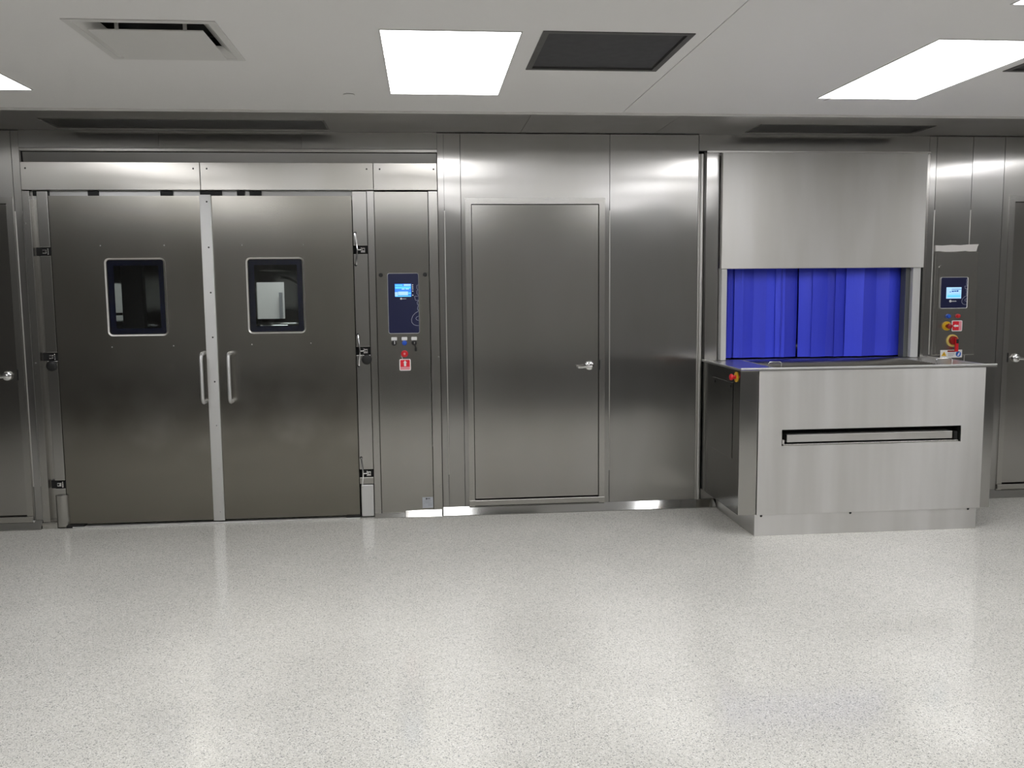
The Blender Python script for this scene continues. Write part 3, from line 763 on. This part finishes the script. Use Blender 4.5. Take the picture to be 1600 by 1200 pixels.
# hood, columns, curtain
HYF = 6.402
obj('side_column', box(2.040, 2.136, W-0.022, W+0.010, 1.108, 2.612, bev=0.002), M['wall'], tw)
obj('side_column', box(3.700, 3.734, W-0.022, W+0.010, 1.108, 2.612, bev=0.002), M['frame'], tw)
obj('top_flange', box(2.040, 3.734, W-0.03, W+0.010, 2.606, 2.622, bev=0.002), M['frame'], tw)
hd = obj('lift_hood', box(2.138, 3.678, HYF, HYF+0.04, 1.774, 2.602, bev=0.003), M['satin'], tw)
for s_, x0, x1 in ((0, 2.146, 2.186), (1, 3.602, 3.662)):
    obj('guide_post', box(x0, x1, HYF+0.010, W+0.010, 1.108, 1.78, bev=0.003), M['post'], tw)
obj('guide_jamb', box(3.566, 3.601, HYF+0.045, W+0.034, 1.108, 1.85, bev=0.003), M['jamb'], tw)
obj('guide_backing', box(3.664, 3.70, HYF+0.05, W+0.010, 1.108, 1.78), M['gap'], tw)
b_ = bmesh.new()
bx(b_, 2.160, 2.168, W+0.011, W+0.70, 1.10, 1.90); bx(b_, 3.602, 3.612, W+0.011, W+0.70, 1.10, 1.90)
bx(b_, 2.160, 3.612, W+0.011, W+0.70, 1.90, 1.908); bx(b_, 2.160, 3.612, W+0.69, W+0.70, 1.10, 1.90); bx(b_, 2.160, 3.612, W+0.045, W+0.70, 1.092, 1.10)
obj('tunnel_liner', b_, M['cham'], tw)
obj('curtain_rail', box(2.175, 3.60, W+0.045, W+0.075, 1.84, 1.87), M['frame'], tw)
# strips of the curtain: left edges, depth offsets; each strip is one flap of vinyl
edges = [(2.178, 2.262, 0.000), (2.235, 2.300, 0.010), (2.285, 2.348, -0.004), (2.330, 2.450, 0.004), (2.432, 2.520, -0.002), (2.500, 2.620, 0.006),
         (2.600, 2.665, -0.003), (2.640, 2.775, 0.004),
         (2.772, 2.880, -0.016), (2.866, 3.000, -0.024), (2.985, 3.065, -0.012), (3.045, 3.150, -0.020), (3.138, 3.265, -0.028), (3.250, 3.380, -0.018), (3.365, 3.470, -0.010), (3.455, 3.585, 0.0)]
for i, (x0, x1, dy) in enumerate(edges):
    b_ = bmesh.new(); n = 6; zs = [1.845, 1.70, 1.55, 1.40, 1.25, 1.1165]
    y0 = W+0.040+dy
    tw_ = (0.016 if i % 2 else -0.010) + random.uniform(-0.005, 0.005); lean = random.uniform(-0.006, 0.004)
    fr, bk = [], []
    for j, z in enumerate(zs):
        rowf, rowb = [], []
        for k in range(n+1):
            u = k/n; x = x0+(x1-x0)*u + lean*j/5
            y = y0 + tw_*(u-0.5)*2 + 0.004*math.cos((u-0.5)*PI*1.2)*(-1 if i % 2 else 1) + 0.002*math.sin(j*1.3+i)
            rowf.append(b_.verts.new((x, y, z))); rowb.append(b_.verts.new((x, y+0.003, z)))
        fr.append(rowf); bk.append(rowb)
    for j in range(len(zs)-1):
        for k in range(n):
            b_.faces.new((fr[j][k], fr[j][k+1], fr[j+1][k+1], fr[j+1][k])); b_.faces.new((bk[j][k], bk[j+1][k], bk[j+1][k+1], bk[j][k+1]))
        b_.faces.new((fr[j][0], fr[j+1][0], bk[j+1][0], bk[j][0])); b_.faces.new((fr[j][n], bk[j][n], bk[j+1][n], fr[j+1][n]))
    for k in range(n):
        b_.faces.new((fr[0][k], bk[0][k], bk[0][k+1], fr[0][k+1])); b_.faces.new((fr[-1][k], fr[-1][k+1], bk[-1][k+1], bk[-1][k]))
    obj('curtain_strip', b_, M['vinyl'], tw, smooth=True)

# ------------------------------------------------------------------ control box right of the tunnel washer
kb = empty('control_box', (3.97, W, 1.12), 'narrow stainless control box with small blue display, right of the blue curtain', 'control box')
KY = W-0.012
obj('box_body', box(3.808, 4.150, KY, W, 1.112, 1.890, bev=0.004), M['frame'], kb)
fpn = obj('face_plate', rplate(bmesh.new(), 3.840, 4.080, 1.118, 1.790, 0.018, KY-0.006, KY), M['frame'], kb)
FY = KY-0.006
dp = tag(obj('display_panel', rplate(bmesh.new(), 3.857, 4.064, 1.470, 1.698, 0.010, FY-0.006, FY), M['navy'], kb), 'navy blue display panel with a pale blue screen')
obj('panel_edge', ring(bmesh.new(), 3.853, 4.068, 1.466, 1.702, 0.013, 0.0055, FY-0.005, FY, lip=-0.004), M['pale'], dp)
PY = FY-0.006
sx0, sx1, sz0, sz1 = 3.899, 4.017, 1.541, 1.625
b_ = bmesh.new(); bx(b_, sx0, sx1, PY-0.001, PY, sz0, sz1, mi=0); S = (sx0, sx1, sz0, sz1, PY)
for q in ((0.35, 0.98, 0.80, 0.85, 2), (0.20, 0.32, 0.56, 0.62, 2), (0.36, 0.50, 0.58, 0.70, 2), (0.53, 0.64, 0.60, 0.72, 2), (0.67, 0.80, 0.60, 0.74, 2),
          (0.05, 0.95, 0.36, 0.40, 1), (0.06, 0.94, 0.12, 0.30, 1)): patch(b_, *q, *S)
tag(obj('screen', b_, [M['scr_pale'], M['scr_cyan'], M['scr_ink']], dp), 'lit pale blue screen')
small_logo(dp, 3.955, 1.522, 0.056, PY)
outline_script(dp, 4.0635, 1.490, (0.040, 0.20), PY)
b_ = bmesh.new(); cyl(b_, (3.923, FY, 1.408), 0.017, -0.010, 'y', 18); dome(b_, (3.923, FY-0.010, 1.408), 0.015, 0.012, n=18)
tag(obj('push_button', b_, M['blue_btn'], kb, smooth=True), 'round blue push button')
b_ = bmesh.new(); cyl(b_, (3.999, FY, 1.409), 0.016, -0.010, 'y', 18); dome(b_, (3.999, FY-0.010, 1.409), 0.014, 0.014, n=18)
tag(obj('pilot_lamp', b_, M['red'], kb, smooth=True), 'round red button')
b_ = bmesh.new(); cyl(b_, (3.914, FY, 1.335), 0.034, -0.010, 'y', 24)
ye = tag(obj('emergency_stop', b_, M['yellow'], kb, smooth=True), 'red stop knob on a yellow collar')
b_ = bmesh.new(); cyl(b_, (3.914, FY-0.010, 1.335), 0.014, -0.024, 'y', 14); dome(b_, (3.914, FY-0.034, 1.335), 0.021, 0.020, n=18)
obj('red_knob', b_, M['darkred'], ye, smooth=True)
arrow_sign(kb, 3.954, 4.038, 1.294, 1.376, FY-0.002, True)
b_ = bmesh.new(); rplate(b_, 3.918, 4.010, 1.178, 1.270, 0.045, FY-0.008, FY)
rs_ = tag(obj('rotary_switch', b_, M['paleyellow'], kb, smooth=True), 'red rotary main switch on a pale yellow ring')
b_ = bmesh.new(); cyl(b_, (3.966, FY-0.008, 1.226), 0.034, -0.022, 'y', 22, r2=0.030); obj('red_hub', b_, M['darkred'], rs_, smooth=True)
b_ = bmesh.new(); bx(b_, 3.966, 3.990, FY-0.048, FY-0.028, 1.142, 1.240, bev=0.005); obj('red_lever', b_, M['red'], rs_)
b_ = bmesh.new(); bx(b_, 3.969, 3.987, FY-0.050, FY-0.046, 1.205, 1.238, bev=0.001); obj('lever_recess', b_, M['black'], rs_)
wl = tag(obj('warning_label', box(3.874, 4.047, FY-0.0015, FY, 1.095, 1.153), M['label'], kb), 'white warning label with yellow triangle and blue disc')
yl_ = FY-0.0015
obj('yellow_triangle', prism(bmesh.new(), [(3.882, 1.108), (3.924, 1.108), (3.903, 1.142)], 'y', yl_-0.0006, yl_), M['yellow'], wl)
b_ = bmesh.new(); prism(b_, [(3.901, 1.114), (3.905, 1.114), (3.904, 1.132), (3.902, 1.132)], 'y', yl_-0.0012, yl_-0.0006); obj('black_mark', b_, M['blackprint'], wl)
obj('red_heading', box(3.930, 3.995, yl_-0.0006, yl_, 1.138, 1.149), M['darkred'], wl)
b_ = bmesh.new()
for i in range(3): bx(b_, 3.934, 3.988-0.01*(i == 2), yl_-0.0006, yl_, 1.127-i*0.010, 1.130-i*0.010)
obj('grey_print', b_, M['greyprint'], wl)
b_ = bmesh.new(); cyl(b_, (4.018, yl_, 1.121), 0.021, -0.0006, 'y', 22); obj('blue_disc', b_, M['signblue'], wl)
b_ = bmesh.new(); prism(b_, [(4.008, 1.108), (4.013, 1.106), (4.026, 1.128), (4.030, 1.136), (4.022, 1.133)], 'y', yl_-0.0012, yl_-0.0006)
prism(b_, [(4.016, 1.107), (4.020, 1.106), (4.029, 1.124), (4.025, 1.126)], 'y', yl_-0.0012, yl_-0.0006); obj('white_symbol', b_, M['label'], wl)
# tape over the box
b_ = bmesh.new()
top = [(3.806, 1.938), (3.86, 1.936), (3.93, 1.941), (4.00, 1.938), (4.06, 1.943), (4.145, 1.945)]
bot = [(4.135, 1.925), (4.128, 1.892), (4.07, 1.890), (4.05, 1.896), (3.96, 1.890), (3.88, 1.889), (3.84, 1.895), (3.806, 1.893)]
prism(b_, top+bot, 'y', W-0.0165, W-0.0005)
tag(obj('tape_strip', b_, M['tape']), 'strip of torn white tape stuck above the small control box', 'tape')

# ------------------------------------------------------------------ ceiling fittings
def ceiling_light(x, y0, y1, label, group=None):
    r_ = empty('ceiling_light', (x, (y0+y1)/2, H), label, 'ceiling light', group)
    x0, x1 = x-0.305, x+0.305
    obj('light_frame', holed(bmesh.new(), 'z', x0, x1, y0, y1, H-0.004, H+0.02, [(x0+0.006, x1-0.006, y0+0.006, y1-0.006)]), M['white'], r_)
    obj('diffuser', box(x0+0.0065, x1-0.0065, y0+0.0065, y1-0.0065, H-0.001, H+0.006), M['lamp'], r_)
seen = {(0, 0): 'white flush ceiling light cut by the left edge, beside the supply vent', (1, 0): 'white flush ceiling light in full view, left of the dark return grille',
        (2, 0): 'long white flush ceiling light at the upper right, near the sprinkler cap', (2, 1): 'white flush ceiling light, only a corner showing at the top right'}
for i, x in enumerate(LX):
    for j, (a, b_) in enumerate(LY):
        if (i, j) in seen: ceiling_light(x, a, b_, seen[(i, j)])
        else: ceiling_light(x, a, b_, 'white flush ceiling light outside the picture', 'ceiling lights outside the picture')

sv = empty('supply_vent', (-1.127, 4.2, H), 'white square ceiling air vent with a central plate', 'air vent')
x0, x1, y0, y1 = VENT
b_ = bmesh.new()
bx(b_, x0, x0+0.004, y0, y1, H-0.002, H+0.10); bx(b_, x1-0.004, x1, y0, y1, H-0.002, H+0.10)
bx(b_, x0, x1, y0, y0+0.004, H-0.002, H+0.10); bx(b_, x0, x1, y1-0.004, y1, H-0.002, H+0.10)
obj('vent_box', b_, M['duct'], sv)
b_ = bmesh.new(); e1 = 0.028
i0, i1, j0, j1 = x0+0.085, x1-0.085, y0+0.085, y1-0.085
for q in (((x0+e1, y0+e1), (x1-e1, y0+e1), (i1, j0), (i0, j0)), ((x1-e1, y0+e1), (x1-e1, y1-e1), (i1, j1), (i1, j0)),
          ((x1-e1, y1-e1), (x0+e1, y1-e1), (i0, j1), (i1, j1)), ((x0+e1, y1-e1), (x0+e1, y0+e1), (i0, j0), (i0, j1))):
    b_.faces.new([b_.verts.new((*q[0], H-0.003)), b_.verts.new((*q[1], H-0.003)), b_.verts.new((*q[2], H+0.04)), b_.verts.new((*q[3], H+0.04))])
obj('vent_cone', b_, M['white'], sv)
obj('vent_flange', holed(bmesh.new(), 'z', x0-0.004, x1+0.004, y0-0.004, y1+0.004, H-0.005, H-0.0005, [(x0+e1, x1-e1, y0+e1, y1-e1)]), M['white'], sv)
obj('vent_neck', box(x0+0.005, x1-0.005, y0+0.005, y1-0.005, H+0.10, H+0.12), M['duct'], sv)
obj('vent_plate', box(-1.352, -0.893, 3.962, 4.430, H-0.022, H-0.016, bev=0.002), M['white'], sv)
for x in (-1.25, -0.975):
    obj('plate_hanger', bx(bmesh.new(), x-0.008, x+0.008, 4.00, 4.004, H-0.016, H+0.10), M['white'], sv)

for (x0, x1, y0, y1), lab in zip(GR, ('dark grey square return grille right of the ceiling light in full view', 'dark grey return grille, only a corner showing at the right edge')):
    r_ = empty('return_grille', ((x0+x1)/2, (y0+y1)/2, H), lab, 'grille')
    obj('grille_frame', holed(bmesh.new(), 'z', x0, x1, y0, y1, H-0.004, H+0.03, [(x0+0.028, x1-0.028, y0+0.028, y1-0.028)]), M['grille_frame'], r_)
    obj('filter_panel', box(x0+0.030, x1-0.030, y0+0.030, y1-0.030, H+0.006, H+0.016, bev=0.002), M['grille'], r_)
    obj('grille_backing', box(x0+0.01, x1-0.01, y0+0.01, y1-0.01, H+0.03, H+0.034), M['gap'], r_)

for x, y, rr, lab in ((-0.404, 5.26, 0.034, 'round white sprinkler cap between the vent and the full ceiling light'), (2.42, 5.27, 0.05, 'round white sprinkler cap below the upper right ceiling light')):
    r_ = empty('sprinkler_cap', (x, y, H), lab, 'sprinkler')
    b_ = bmesh.new(); cyl(b_, (x, y, H-0.006), rr, 0.003, 'z', 28); obj('cap_disc', b_, M['ceil'], r_, smooth=True)
    b_ = bmesh.new(); cyl(b_, (x, y, H-0.003), rr*0.9, 0.003, 'z', 28); obj('cap_gap', b_, M['duct'], r_, smooth=True)

for (x0, x1, y0, y1), lab in zip(SL, ('long dark exhaust slot in the steel ceiling strip above the double doors', 'dark exhaust slot in the steel ceiling strip above the blue curtain')):
    r_ = empty('exhaust_slot', ((x0+x1)/2, (y0+y1)/2, H), lab, 'exhaust slot')
    b_ = bmesh.new()
    bx(b_, x0, x0+0.004, y0, y1, H, H+0.10); bx(b_, x1-0.004, x1, y0, y1, H, H+0.10)
    bx(b_, x0, x1, y0, y0+0.004, H, H+0.10); bx(b_, x0, x1, y1-0.004, y1, H, H+0.10); bx(b_, x0, x1, y0, y1, H+0.06, H+0.064)
    obj('slot_liner', b_, M['slotsteel'], r_)
    obj('slot_rim', holed(bmesh.new(), 'z', x0-0.012, x1+0.012, y0-0.012, y1+0.012, H-0.003, H-0.0005, [(x0, x1, y0, y1)]), M['frame'], r_)
